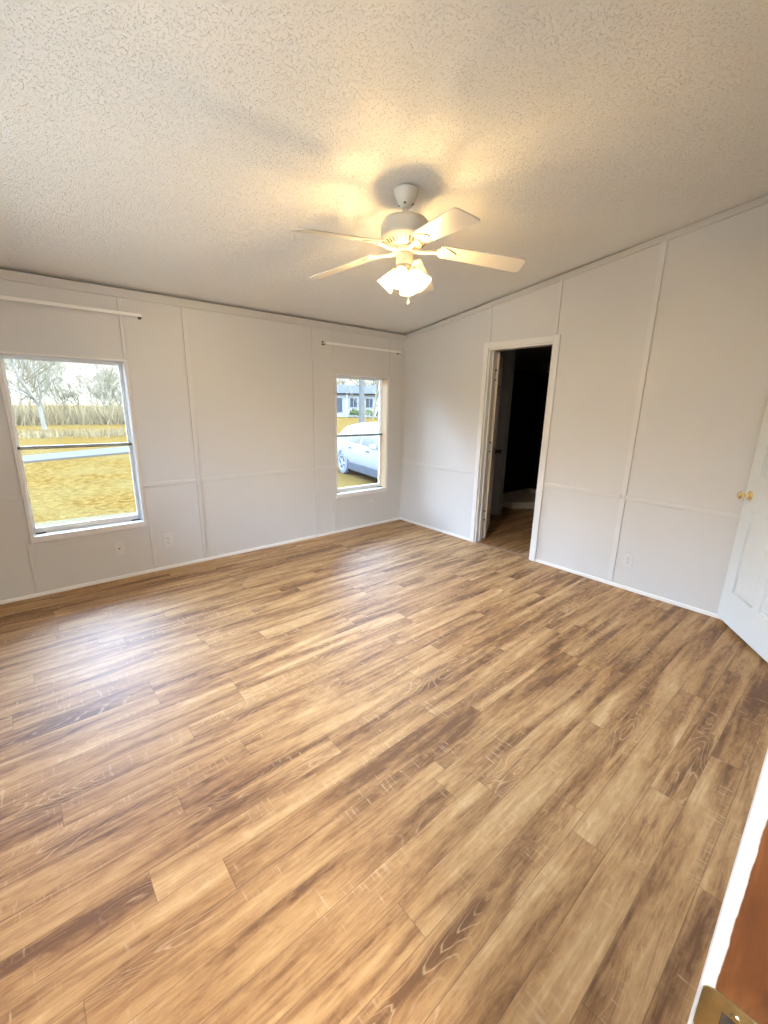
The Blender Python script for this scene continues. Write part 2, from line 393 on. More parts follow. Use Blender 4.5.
# right wall with the bathroom doorway
DY0, DY1, DZ = -1.882, -1.203, 2.005
bm = wall_mesh([-4.0, DY0, DY1, 0.0], [0.0, DZ, 2.3], [(DY0, DY1, -1, DZ)], lambda u, t, z: (t, u, z), 0.0, 0.10, lambda p: ceil_z(p[1]))
struct('wall_right', bm, M['wall'], 'off-white panelled wall with a dark doorway under the sloping ceiling', 'wall')
# near wall (behind the camera plane): the doorway the picture is taken from and the doorway of the open white door
OX0, OX1 = -4.06, -3.289 + 0.02
D1X0, D1X1 = -1.42, -0.64
bm = wall_mesh([RX0 - TW, OX0, OX1, D1X0, D1X1, 0.0], [0.0, 2.03, 2.4], [(OX0, OX1, -1, 2.03), (D1X0, D1X1, -1, 2.03)],
               lambda u, t, z: (u, t, z), YN, YN - 0.10, lambda p: ceil_z(p[1]))
struct('wall_front', bm, M['wall'], 'off-white wall with the doorway the picture is taken from', 'wall')
WC_ = (-3.2, -1.0, 1.12, 2.25)  # opening for the added fill-light window
bm = wall_mesh([-5.6, WC_[0], WC_[1], 0.0], [0.0, WC_[2], WC_[3], 2.3], [WC_], lambda u, t, z: (t, u, z), RX0, RX0 - TW, lambda p: ceil_z(p[1]) if p[1] > -4 else 2.5)
struct('wall_left', bm, M['wall'], 'off-white wall left of the picture', 'wall')
# hall shell behind the camera
HY = -5.6
bm = bm_new(); add_box(bm, RX0, 0.1, HY - 0.1, HY, 0, 2.5); struct('wall_hall', bm, M['wall'], 'off-white hall wall behind the camera', 'wall')
bm = bm_new(); add_box(bm, 0.1, 0.2, HY - 0.1, -4.0, 0, 2.5); struct('wall_hall_end', bm, M['wall'], 'off-white end wall of the hall behind the open door', 'wall')
# floor and ceilings
bm = bm_new(); add_box(bm, RX0 - TW, BX1 + TW, HY - 0.1, 0.0, -0.1, 0.0)
struct('floor', bm, M['planks'], 'brown wood-look laminate plank floor', 'floor')
bm = bm_new()
poly = [(0.0 + TW, H0), (-3.99, ceil_z(-3.99)), (-3.99, ceil_z(-3.99) + 0.15), (TW, H0 + 0.15)]
vs0 = [bm.verts.new((RX0 - TW, y, z)) for y, z in poly]; vs1 = [bm.verts.new((BX1 + TW, y, z)) for y, z in poly]
bm.faces.new(vs0); bm.faces.new(vs1[::-1])
for i in range(4): bm.faces.new((vs0[i], vs0[(i + 1) % 4], vs1[(i + 1) % 4], vs1[i]))
struct('ceiling', bm, M['ceiling'], 'sloping white popcorn-textured ceiling', 'ceiling')
bm = bm_new(); add_box(bm, RX0, 0.1, HY, -3.99, 2.5, 2.6); struct('ceiling_hall', bm, M['wall'], 'flat ceiling of the hall behind the camera', 'ceiling')
# bathroom shell
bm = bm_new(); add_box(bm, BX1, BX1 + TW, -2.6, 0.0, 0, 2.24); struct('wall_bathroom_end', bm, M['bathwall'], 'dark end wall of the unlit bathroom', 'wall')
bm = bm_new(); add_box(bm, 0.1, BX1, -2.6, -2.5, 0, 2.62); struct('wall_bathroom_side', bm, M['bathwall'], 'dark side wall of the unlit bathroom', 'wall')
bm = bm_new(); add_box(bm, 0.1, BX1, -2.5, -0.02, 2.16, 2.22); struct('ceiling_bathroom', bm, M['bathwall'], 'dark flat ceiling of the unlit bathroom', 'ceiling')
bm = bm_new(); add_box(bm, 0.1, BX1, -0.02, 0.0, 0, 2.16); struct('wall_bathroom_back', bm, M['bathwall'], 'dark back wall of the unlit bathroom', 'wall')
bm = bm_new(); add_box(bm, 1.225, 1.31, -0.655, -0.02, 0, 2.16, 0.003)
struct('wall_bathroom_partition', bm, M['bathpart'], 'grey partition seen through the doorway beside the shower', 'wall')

# ------------------------------------------------------------------ trim
tn = [0]
def trim(bm, m, label, cat='trim', smooth=False):
    tn[0] += 1
    return struct('trim_%d' % tn[0], bm, m, label, cat, smooth)
def trim_box(x0, x1, y0, y1, z0, z1, label, m=None, bev=0.002, cat='wall batten'):
    m = m or ('batten' if y1 == 0.0 else 'trim')
    bm = bm_new()
    if cat == 'wall batten' and y1 == 0.0:
        add_box(bm, x0, x1, y0 - 0.001, -0.0022, z0, z1, bev); q = 0.007
        add_box(bm, x0 + q, x1 - q, -0.004, 0.0, z0 + q, z1 - q)
    elif cat == 'wall batten' and x1 == 0.0:
        add_box(bm, x0 - 0.001, -0.0022, y0, y1, z0, z1, bev); q = 0.007
        add_box(bm, -0.004, 0.0, y0 + q, y1 - q, z0 + q, z1 - q)
    else: add_box(bm, x0, x1, y0, y1, z0, z1, bev)
    return trim(bm, M[m], label, cat)
def baseboard(name, pts, label):
    """small white base strip along the foot of a wall: box with a rounded top edge"""
    bm = bm_new()
    add_box(bm, *pts, 0.005, seg=2); return struct(name, bm, M['white'], label, 'baseboard')
BH, BD = 0.030, 0.014
baseboard('baseboard_back', (RX0, 0.0, -BD, 0.0, 0, BH), 'thin white base strip under the windows')
baseboard('baseboard_right', (-BD, 0.0, -1.148, -BD, 0, BH), 'short white base strip between the corner and the dark doorway')
baseboard('baseboard_right_near', (-BD, 0.0, YN, -1.937, 0, BH), 'white base strip between the dark doorway and the open white door')
# crown along the window wall and up the gable
trim_box(RX0, 0.0, -0.012, 0.0, H0 - 0.062, H0, 'flat crown strip where the window wall meets the ceiling', 'crown', cat='crown trim')
bm = bm_new()
v = [bm.verts.new(p) for y in (-0.012, -3.89) for p in ((0, y, ceil_z(y)), (-0.010, y, ceil_z(y)), (-0.010, y, ceil_z(y) - 0.045), (0, y, ceil_z(y) - 0.045))]
for i in range(4): bm.faces.new((v[i], v[(i + 1) % 4], v[4 + (i + 1) % 4], v[4 + i]))
bm.faces.new(v[:4][::-1]); bm.faces.new(v[4:])
trim(bm, M['crown'], 'sloping crown strip up the right wall', 'crown trim')
# corner bead
trim_box(-0.012, 0.0, -0.012, 0.0, 0.03, H0 - 0.062, 'corner batten where the two walls meet', 'trim')
# chair rail battens on the window wall
RZ0, RZ1 = 0.747, 0.782
for a, b, w in ((RX0, WA[0] - 0.022, 'left of the large window'), (WA[1] + 0.022, -2.503, 'beside the large window'), (-2.465, -1.286, 'between the tall seams of the middle panel'),
                (-1.250, WB_[0] - 0.022, 'left of the small far window'), (WB_[1] + 0.022, -0.012, 'between the small far window and the corner')):
    trim_box(a, b, -0.009, 0.0, RZ0, RZ1, 'thin horizontal batten ' + w)
# vertical battens on the window wall (four-foot panels and the strips over and under the windows)
for x, w in ((-2.484, 'right of the large window'), (-1.268, 'left of the small far window')):
    trim_box(x - 0.018, x + 0.018, -0.009, 0.0, BH, H0 - 0.062, 'full-height vertical batten ' + w)
for x, z0, z1, w in ((-2.938, WA[3] + 0.014, H0 - 0.062, 'above the right edge of the large window'), (-2.905, BH, WA[2] - 0.052, 'below the right edge of the large window'),
                     (-3.705, BH, WA[2] - 0.052, 'below the left edge of the large window'), (-3.715, WA[3] + 0.014, H0 - 0.062, 'above the left edge of the large window'),
                     (-1.03, WB_[3] + 0.016, H0 - 0.062, 'above the left edge of the far window'), (-1.03, BH, WB_[2] - 0.050, 'below the left edge of the far window'),
                     (-0.235, WB_[3] + 0.016, H0 - 0.062, 'above the right edge of the far window')):
    trim_box(x - 0.014, x + 0.014, -0.008, 0.0, z0, z1, 'short vertical batten ' + w)
# right wall battens
trim_box(-0.008, 0.0, -1.150, -0.012, RZ0 + 0.0, RZ1, 'horizontal batten between the corner and the dark doorway')
trim_box(-0.010, 0.0, -2.610, -1.936, RZ0 + 0.0, RZ1 - 0.002, 'horizontal batten between the dark doorway and the tall batten')
trim_box(-0.010, 0.0, YN, -2.648, RZ0 + 0.0, RZ1 - 0.002, 'horizontal batten from the tall batten to the open white door')
def vbat(y, z0, z1, w, label):
    bm = bm_new(); vs = add_box(bm, -0.011, 0.0, y - w, y + w, z0, z1, 0.0)
    for vv in vs:
        if vv.co.z > z1 - 1e-6 and z1 > 2.3: vv.co.z = ceil_z(vv.co.y) - 0.045
    trim(bm, M['trim'], label, 'wall batten')
vbat(-2.629, 0.782, 2.6, 0.019, 'tall bright vertical batten on the right wall above the rail')
vbat(-2.629, BH, 0.747, 0.019, 'short bright vertical batten on the right wall below the rail')
vbat(-1.198, 2.066, 2.4, 0.010, 'thin vertical batten above the left corner of the dark doorway')
vbat(-1.890, 2.066, 2.5, 0.010, 'thin vertical batten above the right corner of the dark doorway')

# doorway casing and jamb (bathroom)
CT = 0.018
def casing():
    bm = bm_new(); add_box(bm, -CT, 0, DY1 + 0.002, DY1 + 0.055, 0, DZ + 0.055, 0.004, seg=2); trim(bm, M['casing'], 'left casing board of the dark doorway', 'door casing')
    bm = bm_new(); add_box(bm, -CT, 0, DY0 - 0.055, DY0 - 0.002, 0, DZ + 0.055, 0.004, seg=2); trim(bm, M['casing'], 'right casing board of the dark doorway', 'door casing')
    bm = bm_new(); add_box(bm, -CT, 0, DY0 - 0.002, DY1 + 0.002, DZ + 0.0, DZ + 0.055, 0.004, seg=2); trim(bm, M['casing'], 'head casing board over the dark doorway', 'door casing')
casing()
bm = bm_new()
add_box(bm, -0.002, 0.104, DY1 - 0.016, DY1, 0, DZ, 0.002); add_box(bm, -0.002, 0.104, DY0, DY0 + 0.016, 0, DZ, 0.002); add_box(bm, -0.002, 0.104, DY0 + 0.016, DY1 - 0.016, DZ - 0.016, DZ, 0.002)
add_box(bm, 0.045, 0.060, DY1 - 0.026, DY1 - 0.016, 0, DZ - 0.016, 0.002); add_box(bm, 0.045, 0.060, DY0 + 0.016, DY0 + 0.026, 0, DZ - 0.016, 0.002)
trim(bm, M['casing'], 'painted jamb lining of the dark doorway', 'door jamb')
bm = bm_new(); add_box(bm, -0.004, 0.06, DY0 + 0.016, DY1 - 0.016, 0.0, 0.006, 0.002)
trim(bm, mat_simple('threshold_wood', (0.30, 0.17, 0.09), 0.4, var=0.15, vscale=20), 'thin wooden threshold strip in the dark doorway', 'threshold')

# near doorway: stained jamb with white paint wrapping its corner, casing on the room face
bm = bm_new(); add_box(bm, -3.289, OX1, YN - 0.10, -3.892, 0, 2.01, 0.0025, seg=3)
trim(bm, M['jamb'], 'brown stained door jamb with a ragged white painted edge', 'door jamb')

# ------------------------------------------------------------------ windows
def window(idx, W, label):
    x0, x1, z0, z1 = W
    root = thing('window_%d' % idx, label, 'window', ((x0 + x1) / 2, 0, z0), kind='structure')
    cx = (x0 + x1) / 2
    def P(name, boxes, m, bev=0.002, parent=root, lab=None):
        bm = bm_new()
        for b in boxes: add_box(bm, b[0] - cx if parent else b[0], b[1] - cx, b[2], b[3], b[4] - z0, b[5] - z0, bev)
        o = obj(name, bm, M[m], parent)
        if lab: o['label'] = lab
        return o
    # interior trim on the wall face
    P('casing', [(x0 - 0.022, x0, -0.010, 0.0, z0 - 0.046, z1 + 0.014), (x1, x1 + 0.022, -0.010, 0.0, z0 - 0.046, z1 + 0.014), (x0, x1, -0.010, 0.0, z1, z1 + 0.014)], 'casing')
    P('sill', [(x0, x1, -0.014, 0.0, z0 - 0.046, z0)], 'casing')
    zr = 1.098
    if idx == 2: P('lit_reveal_strip', [(x1 - 0.004, x1, 0.002, 0.096, z0 + 0.002, z1 - 0.002)], 'lit_reveal', 0, root, 'tan strip of painted warm light on the right side of the window')  # thin strip added to show the reveal's warm light as tan
    fy0, fy1 = 0.096, 0.136
    fw = 0.010
    P('frame', [(x0, x0 + fw, fy0, fy1, z0, z1), (x1 - fw, x1, fy0, fy1, z0, z1), (x0 + fw, x1 - fw, fy0, fy1, z1 - fw, z1), (x0 + fw, x1 - fw, fy0, fy1, z0, z0 + fw)], 'vinyl')
    up = P('upper_sash', [(x0 + fw, x0 + fw + 0.009, 0.118, 0.134, zr, z1 - fw), (x1 - fw - 0.009, x1 - fw, 0.118, 0.134, zr, z1 - fw), (x0 + fw, x1 - fw, 0.118, 0.134, z1 - fw - 0.014, z1 - fw), (x0 + fw, x1 - fw, 0.118, 0.134, zr - 0.012, zr + 0.006)], 'vinyl')
    lo = P('lower_sash', [(x0 + fw, x0 + fw + 0.010, 0.100, 0.116, z0 + fw, zr), (x1 - fw - 0.010, x1 - fw, 0.100, 0.116, z0 + fw, zr), (x0 + fw, x1 - fw, 0.100, 0.116, z0 + fw, z0 + fw + 0.030)], 'vinyl')
    P('pane', [(x0 + fw + 0.006, x1 - fw - 0.006, 0.124, 0.127, zr, z1 - fw - 0.010)], 'glass', 0, up)
    P('pane', [(x0 + fw + 0.006, x1 - fw - 0.006, 0.106, 0.109, z0 + fw + 0.02, zr - 0.01)], 'glass', 0, lo)
    P('meeting_rail', [(x0 + 0.004, x1 - 0.004, 0.088, 0.117, zr - 0.014, zr + 0.010)], 'rail', 0.003, root, 'grey-green metal rail between the sashes')
    # dark latch bars on the inner sill corners, and small catches at the ends of the rail
    for a in (x0 + 0.014, x1 - 0.074):
        P('latch', [(a, a + 0.060, 0.060, 0.074, z0, z0 + 0.008)], 'dark', 0.001, root, 'small dark latch bar at the foot of the window')
    for a in (x0 + 0.002, x1 - 0.014):
        P('catch', [(a, a + 0.012, 0.074, 0.090, zr - 0.006, zr + 0.006)], 'dark', 0.001, root, 'small dark catch at the end of the rail')
    return root
w3 = thing('window_3', 'wide window added for fill light in the left wall, outside the picture', 'window', (RX0, (WC_[0] + WC_[1]) / 2, WC_[2]), kind='structure')  # added window, lets fill daylight in from the left
bm = bm_new()
hw, hh = (WC_[1] - WC_[0]) / 2, WC_[3] - WC_[2]
for y0, y1, z0, z1 in ((-hw, -hw + 0.03, 0, hh), (hw - 0.03, hw, 0, hh), (-hw + 0.03, hw - 0.03, 0, 0.03), (-hw + 0.03, hw - 0.03, hh - 0.03, hh), (-0.02, 0.02, 0.03, hh - 0.03)): add_box(bm, -0.12, -0.08, y0, y1, z0, z1, 0.002)
obj('frame', bm, M['vinyl'], w3)
for y0, y1 in ((-hw + 0.02, -0.01), (0.01, hw - 0.02)):
    bm = bm_new(); add_box(bm, -0.102, -0.098, y0, y1, 0.02, hh - 0.02); obj('pane', bm, M['glass'], w3)
window(1, WA, 'large left window looking onto dry grass, a road and bare trees')
window(2, WB_, 'small-looking far window near the corner with a white car outside')

# ------------------------------------------------------------------ curtain rods
def curtain_rod(x0, x1, z, label, ends):
    t = thing('curtain_rod', label, 'curtain rod', ((x0 + x1) / 2, 0, z), group='white curtain rods over the windows')
    c = (x0 + x1) / 2
    bm = bm_new()
    h = 0.009
    add_box(bm, x0 - c, x1 - c, -0.060, -0.054, -h, h, 0.002)
    add_box(bm, x0 - c, x1 - c, -0.062, -0.060, -h - 0.002, -h + 0.003, 0.0005); add_box(bm, x0 - c, x1 - c, -0.062, -0.060, h - 0.003, h + 0.002, 0.0005)
    for s, e in ((x0, 1), (x1, -1)):
        add_tube(bm, [(s - c, -0.057, 0), (s - c - e * 0.004, -0.045, 0), (s - c - e * 0.004, -0.006, 0)], 0.006, 8)
    obj('rod', bm, M['white'], t)
    for s in (x0, x1):
        bm = bm_new(); add_box(bm, s - c - 0.010, s - c + 0.010, -0.005, 0.0, -0.020, 0.020, 0.001); add_box(bm, s - c - 0.008, s - c + 0.008, -0.050, -0.005, -0.014, -0.010, 0.001)
        o = obj('bracket', bm, M['dark'], t); o['label'] = 'small dark bracket at the end of the rod'
    return t
curtain_rod(-3.90, -2.812, 2.065, 'long white curtain rod above the large left window', True)
curtain_rod(-1.158, -0.128, 2.040, 'white curtain rod above the far window by the corner', True)

# ------------------------------------------------------------------ outlets
def outlet(name, label, duplex=True, group=None):
    t = thing(name, label, 'wall outlet' if duplex else 'cable outlet', group=group)
    bm = bm_new(); add_box(bm, -0.036, 0.036, -0.006, 0.0, -0.058, 0.058, 0.003, seg=2); obj('cover_plate', bm, M['plate'], t)
    if duplex:
        for s in (-1, 1):
            bm = bm_new(); add_lathe(bm, [(0.0165, 0.0), (0.0165, 0.0025), (0.015, 0.0035)], 20, Matrix.Translation((0, -0.006, s * 0.0195)) @ Matrix.Rotation(PI / 2, 4, 'X'))
            rcp = obj('receptacle', bm, M['plate'], t)
            bm = bm_new()
            for dx in (-0.006, 0.006): add_box(bm, dx - 0.0012, dx + 0.0012, -0.0100, -0.0094, s * 0.0195 - 0.002, s * 0.0195 + 0.007)
            add_box(bm, -0.0022, 0.0022, -0.0100, -0.0094, s * 0.0195 - 0.010, s * 0.0195 - 0.006)
            obj('slots', bm, M['dark'], rcp)
        bm = bm_new(); add_lathe(bm, [(0.003, 0), (0.003, 0.001)], 10, Matrix.Translation((0, -0.006, 0)) @ Matrix.Rotation(PI / 2, 4, 'X')); obj('screw', bm, M['rail'], t)
    else:
        bm = bm_new(); add_lathe(bm, [(0.0055, 0), (0.0055, 0.003), (0.004, 0.008)], 12, Matrix.Translation((0, -0.006, 0)) @ Matrix.Rotation(PI / 2, 4, 'X'))
        o = obj('coaxial_jack', bm, M['dark'], t); o['label'] = 'dark cable socket'
    return t
o = outlet('cable_outlet', 'square-looking painted cable plate with a dark centre hole under the large window', False); o.location = (-3.152, 0, 0.262)
o1 = outlet('wall_outlet', 'double wall outlet just right of the large window, low on the wall', True, 'double wall outlets'); o1.location = (-2.783, 0, 0.262)
o2 = copy_tree(o1); o2['label'] = 'faint double wall outlet under the far window'; o2.location = (-0.495, 0, 0.265)
o3 = copy_tree(o1); o3['label'] = 'white double wall outlet on the right wall beside the tall batten'; o3.location = (0, -2.742, 0.254); o3.rotation_euler = (0, 0, PI / 2 * -1)

# ------------------------------------------------------------------ white six-panel door, open
def panel_door(width, height, th, m, panels):
    """door leaf in (s, t, z): s along the width, panels recessed with a raised field on both faces"""
    bm = bm_new()
    us = sorted({0.0, width} | {p[0] for p in panels} | {p[1] for p in panels}); zs = sorted({0.0, height} | {p[2] for p in panels} | {p[3] for p in panels})
    def isp(c, d): return any(p[0] < c < p[1] and p[2] < d < p[3] for p in panels)
    for sgn in (0, 1):
        t = th * sgn; inn = -1 if sgn else 1
        for i in range(len(us) - 1):
            for j in range(len(zs) - 1):
                if isp((us[i] + us[i + 1]) / 2, (zs[j] + zs[j + 1]) / 2): continue
                bm.faces.new([bm.verts.new(v) for v in ((us[i], t, zs[j]), (us[i + 1], t, zs[j]), (us[i + 1], t, zs[j + 1]), (us[i], t, zs[j + 1]))])
        for a, b, c, d in panels:
            rings = []
            for ins, dep in ((0, 0), (0.003, 0.013), (0.011, 0.0145), (0.026, 0.004), (0.030, 0.004)):
                tt = t + inn * dep
                rings.append([bm.verts.new(v) for v in ((a + ins, tt, c + ins), (b - ins, tt, c + ins), (b - ins, tt, d - ins), (a + ins, tt, d - ins))])
            for r0, r1 in zip(rings, rings[1:]):
                for q in range(4): bm.faces.new((r0[q], r0[(q + 1) % 4], r1[(q + 1) % 4], r1[q]))
            bm.faces.new(rings[-1])
    for f in (((0, 0, 0), (0, th, 0), (0, th, height), (0, 0, height)), ((width, 0, 0), (width, th, 0), (width, th, height), (width, 0, height)),
              ((0, 0, 0), (width, 0, 0), (width, th, 0), (0, th, 0)), ((0, 0, height), (width, 0, height), (width, th, height), (0, th, height))):
        bm.faces.new([bm.verts.new(v) for v in f])
    bmesh.ops.remove_doubles(bm, verts=bm.verts[:], dist=0.0002)
    return bm
def knob_bm(side, s, th, z):
    bm = bm_new()
    prof = [(0.031, 0.0), (0.032, 0.004), (0.027, 0.009), (0.013, 0.013), (0.0105, 0.020), (0.0105, 0.032), (0.016, 0.037), (0.024, 0.044), (0.0275, 0.052), (0.0265, 0.060), (0.020, 0.066), (0.008, 0.069)]
    mt = Matrix.Translation((s, th if side > 0 else 0, z)) @ Matrix.Rotation(-PI / 2 * side, 4, 'X')
    add_lathe(bm, prof, 28, mt); return bm
DW, DH, DT = 0.762, 1.985, 0.035
sp_ = [(0.108, 0.350), (0.412, 0.654)]
panels = [(a, b, c, d) for a, b in sp_ for c, d in ((0.225, 0.800), (1.02, 1.59), (1.70, 1.90))]
ang = math.atan2(-0.57505, -0.81812)
d1 = thing('door_1', 'open white six-panel door with a brass knob at the right wall', 'door', (0.0, 0.0, 0), kind='structure')
fe = Vector((-0.028, -3.379, 0.031))      # lower visible corner of the free edge
d1.location = fe; d1.rotation_euler = (0, 0, ang)
# local +t points away from the camera side after rotation; shift so the visible face is t = DT side or 0 as needed
leaf = obj('door_leaf', panel_door(DW, DH, DT, M['door'], panels), M['door'], d1)
for side in (-1, 1):
    k_ = obj('door_knob', knob_bm(side, 0.058, DT, 0.888), M['brass'], d1, True); k_['label'] = 'polished brass round knob'
bm = bm_new(); add_box(bm, -0.0012, 0.0, 0.005, DT - 0.005, 0.858, 0.918, 0.0005); obj('latch_plate', bm, M['brass'], d1)
for hz in (0.25, 1.0, 1.78):
    bm = bm_new(); add_tube(bm, [(DW + 0.006, -0.004, hz - 0.045), (DW + 0.006, -0.004, hz + 0.045)], 0.006, 10); add_box(bm, DW, DW + 0.002, 0.0, 0.03, hz - 0.044, hz + 0.044); obj('hinge', bm, M['brass'], d1)

# ------------------------------------------------------------------ bathroom door, swung in
BDW = 0.64
d2 = thing('door_2', 'cream-edged door swung open inside the dark doorway', 'door', (0.166, -1.216, 0.014), math.radians(31), kind='structure')
pan2 = [(a, b, c, d) for a, b in ((0.09, 0.29), (0.35, 0.55)) for c, d in ((0.22, 0.78), (0.98, 1.55), (1.66, 1.86))]
obj('door_leaf', panel_door(BDW, 1.965, 0.035, M['doorcream'], pan2), M['doorcream'], d2)
for side in (-1, 1):
    o = obj('door_knob', knob_bm(side, BDW - 0.06, 0.035, 0.92), M['dark'], d2, True); o['label'] = 'dark round knob'
for hz in (0.27, 1.02, 1.75):
    bm = bm_new(); add_box(bm, -0.003, 0.0, 0.002, 0.026, hz - 0.045, hz + 0.045, 0.0005); add_tube(bm, [(-0.005, 0.031, hz - 0.040), (-0.005, 0.031, hz + 0.040)], 0.006, 10)
    hg = obj('hinge', bm, M['fan'], d2)
    for e in (-1, 1):
        bm = bm_new(); add_tube(bm, [(-0.006, 0.024, hz + e * 0.041), (-0.006, 0.024, hz + e * 0.056)], 0.009, 10); o = obj('hinge_tip', bm, M['dark'], hg); o['label'] = 'dark hinge pin tip'

# ------------------------------------------------------------------ shower
tr = thing('shower_tray', 'beige corner shower tray on the dark bathroom floor', 'shower tray', (2.0, -0.075, 0))
polyo = [(-0.26, 0.0), (-0.26, -0.47), (0.03, -0.685), (0.42, -0.93), (0.95, -0.93), (0.95, 0.0)]
def inset(poly, d):
    n = len(poly); res = []
    A = sum(poly[i][0] * poly[(i + 1) % n][1] - poly[(i + 1) % n][0] * poly[i][1] for i in range(n)) / 2
    s = 1 if A > 0 else -1
    for i in range(n):
        p0, p1, p2 = Vector(poly[i - 1]), Vector(poly[i]), Vector(poly[(i + 1) % n])
        e0, e1 = (p1 - p0).normalized(), (p2 - p1).normalized()
        n0, n1 = Vector((-e0.y, e0.x)) * s, Vector((-e1.y, e1.x)) * s
        b = (n0 + n1).normalized(); res.append(tuple(p1 + b * d / max(0.3, b.dot(n0))))
    return res
bm = bm_new()
levels = [(0, 0.0), (0, 0.085), (0.012, 0.097), (0.062, 0.097), (0.075, 0.088), (0.095, 0.045), (0.28, 0.034)]
rings = [[bm.verts.new((x, y, z)) for x, y in (polyo if d == 0 else inset(polyo, d))] for d, z in levels]
for a, b in zip(rings, rings[1:]):
    for i in range(len(a)): bm.faces.new((a[i], a[(i + 1) % len(a)], b[(i + 1) % len(a)], b[i]))
bm.faces.new(rings[0][::-1]); bm.faces.new(rings[-1])
obj('basin', bm, M['tray'], tr)
bm = bm_new(); add_lathe(bm, [(0.045, 0), (0.045, 0.004), (0.02, 0.006)], 20); o = obj('drain', bm, M['rail'], tr, loc=(0.38, -0.46, 0.034)); o['label'] = 'round grey drain'
su = thing('shower_surround', 'shower wall panels with shade painted black above the beige corner tray', 'shower wall', (2.0, -0.05, 0.097))
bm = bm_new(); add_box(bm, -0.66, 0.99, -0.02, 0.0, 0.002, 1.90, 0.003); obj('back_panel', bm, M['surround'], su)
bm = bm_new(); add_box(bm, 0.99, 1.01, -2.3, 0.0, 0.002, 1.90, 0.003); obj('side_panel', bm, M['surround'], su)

# ------------------------------------------------------------------ strike plate on the near jamb
st = thing('strike_plate', 'worn brass strike plate screwed to the brown door jamb', 'strike plate', (-3.289, -3.894, 0.94))
bm = bm_new()
pp = []
def arc(cx, cz, r, a0, a1, n=6): return [(cx + r * math.cos(math.radians(a0 + (a1 - a0) * i / n)), cz + r * math.sin(math.radians(a0 + (a1 - a0) * i / n))) for i in range(n + 1)]
pp = arc(-0.010, 0.020, 0.009, 0, 90) + arc(-0.038, 0.022, 0.007, 90, 180) + arc(-0.038, -0.022, 0.007, 180, 270) + arc(-0.010, -0.020, 0.009, 270, 360)
add_prism(bm, pp, 0.0, 0.002, Matrix(((0, 0, -1, 0), (1, 0, 0, 0), (0, 1, 0, 0.008), (0, 0, 0, 1))), 0.0006)
obj('plate', bm, M['oldbrass'], st, True)
bm = bm_new(); add_box(bm, -0.0024, -0.0019, -0.031, -0.016, -0.006, 0.022, 0.0002); o = obj('latch_hole', bm, M['dark'], st); o['label'] = 'dark latch opening'
for z in (-0.009, 0.026):
    bm = bm_new(); add_lathe(bm, [(0.0035, 0), (0.003, 0.0012)], 12, Matrix.Translation((-0.002, -0.024, z)) @ Matrix.Rotation(-PI / 2, 4, 'Y')); obj('screw', bm, M['oldbrass'], st)

# ------------------------------------------------------------------ ceiling fan
FX, FY = -1.907, -1.996
FZ = ceil_z(FY)
fan = thing('ceiling_fan', 'white five-blade ceiling fan with lit glass shades under the sloping ceiling', 'ceiling fan', (FX, FY, FZ))
def Z(z): return z + 0.019 - FZ
bm = bm_new()
add_lathe(bm, [(0.020, Z(2.450)), (0.031, Z(2.455)), (0.043, Z(2.474)), (0.054, Z(2.498)), (0.063, Z(2.516)), (0.065, 0.004)], 36)
obj('canopy', bm, M['fan'], fan, True)
for a in (0.6, 2.2, 3.8, 5.2):
    bm = bm_new()
    add_lathe(bm, [(0.006, 0), (0.006, 0.003)], 8, Matrix.Translation((0.0375 * math.cos(a), 0.0375 * math.sin(a), Z(2.4645))) @ Matrix.Rotation(a, 4, 'Z') @ Matrix.Rotation(PI / 2 + 0.9, 4, 'Y'))
    o = obj('canopy_screw', bm, M['dark'], fan); o['label'] = 'dark screw on the canopy'
bm = bm_new(); add_lathe(bm, [(0.014, Z(2.40)), (0.014, Z(2.455))], 16); obj('downrod', bm, M['fan'], fan, True)
bm = bm_new()
add_lathe(bm, [(0.030, Z(2.412)), (0.036, Z(2.408)), (0.080, Z(2.403)), (0.112, Z(2.394)), (0.127, Z(2.378)), (0.131, Z(2.362)), (0.131, Z(2.312)), (0.127, Z(2.304))][::-1], 48)
obj('motor_housing', bm, M['fan'], fan, True)
bm = bm_new(); add_lathe(bm, [(0.050, Z(2.262)), (0.085, Z(2.266)), (0.118, Z(2.288)), (0.127, Z(2.304))], 48); vr = obj('vent_ring', bm, M['fan'], fan, True)
bm = bm_new()
for i in range(30):
    a = 2 * PI * i / 30
    n_ = Vector((0.55, 0, -0.83)).normalized()
    m_ = Matrix.Rotation(a, 4, 'Z') @ Matrix.Translation((0.104, 0, Z(2.2778))) @ Matrix.Rotation(math.radians(-34), 4, 'Y')
    add_box(bm, -0.015, 0.013, -0.0035, 0.0035, -0.0018, 0.0015, 0, m_)
o = obj('vent_slots', bm, M['vent'], vr); o['label'] = 'dark cooling slots'
bm = bm_new(); add_lathe(bm, [(0.052, Z(2.236)), (0.060, Z(2.240)), (0.060, Z(2.262))], 32); obj('flywheel', bm, M['fan'], fan, True)
# switch housing and light fitter
bm = bm_new()
add_lathe(bm, [(0.030, Z(2.148)), (0.040, Z(2.152)), (0.044, Z(2.165)), (0.040, Z(2.176)), (0.046, Z(2.182)), (0.048, Z(2.222)), (0.042, Z(2.236))], 32)
obj('switch_housing', bm, M['fan'], fan, True)
bm = bm_new(); add_lathe(bm, [(0.004, Z(2.105)), (0.020, Z(2.110)), (0.030, Z(2.125)), (0.034, Z(2.148))], 24); obj('light_fitter', bm, M['fan'], fan, True)
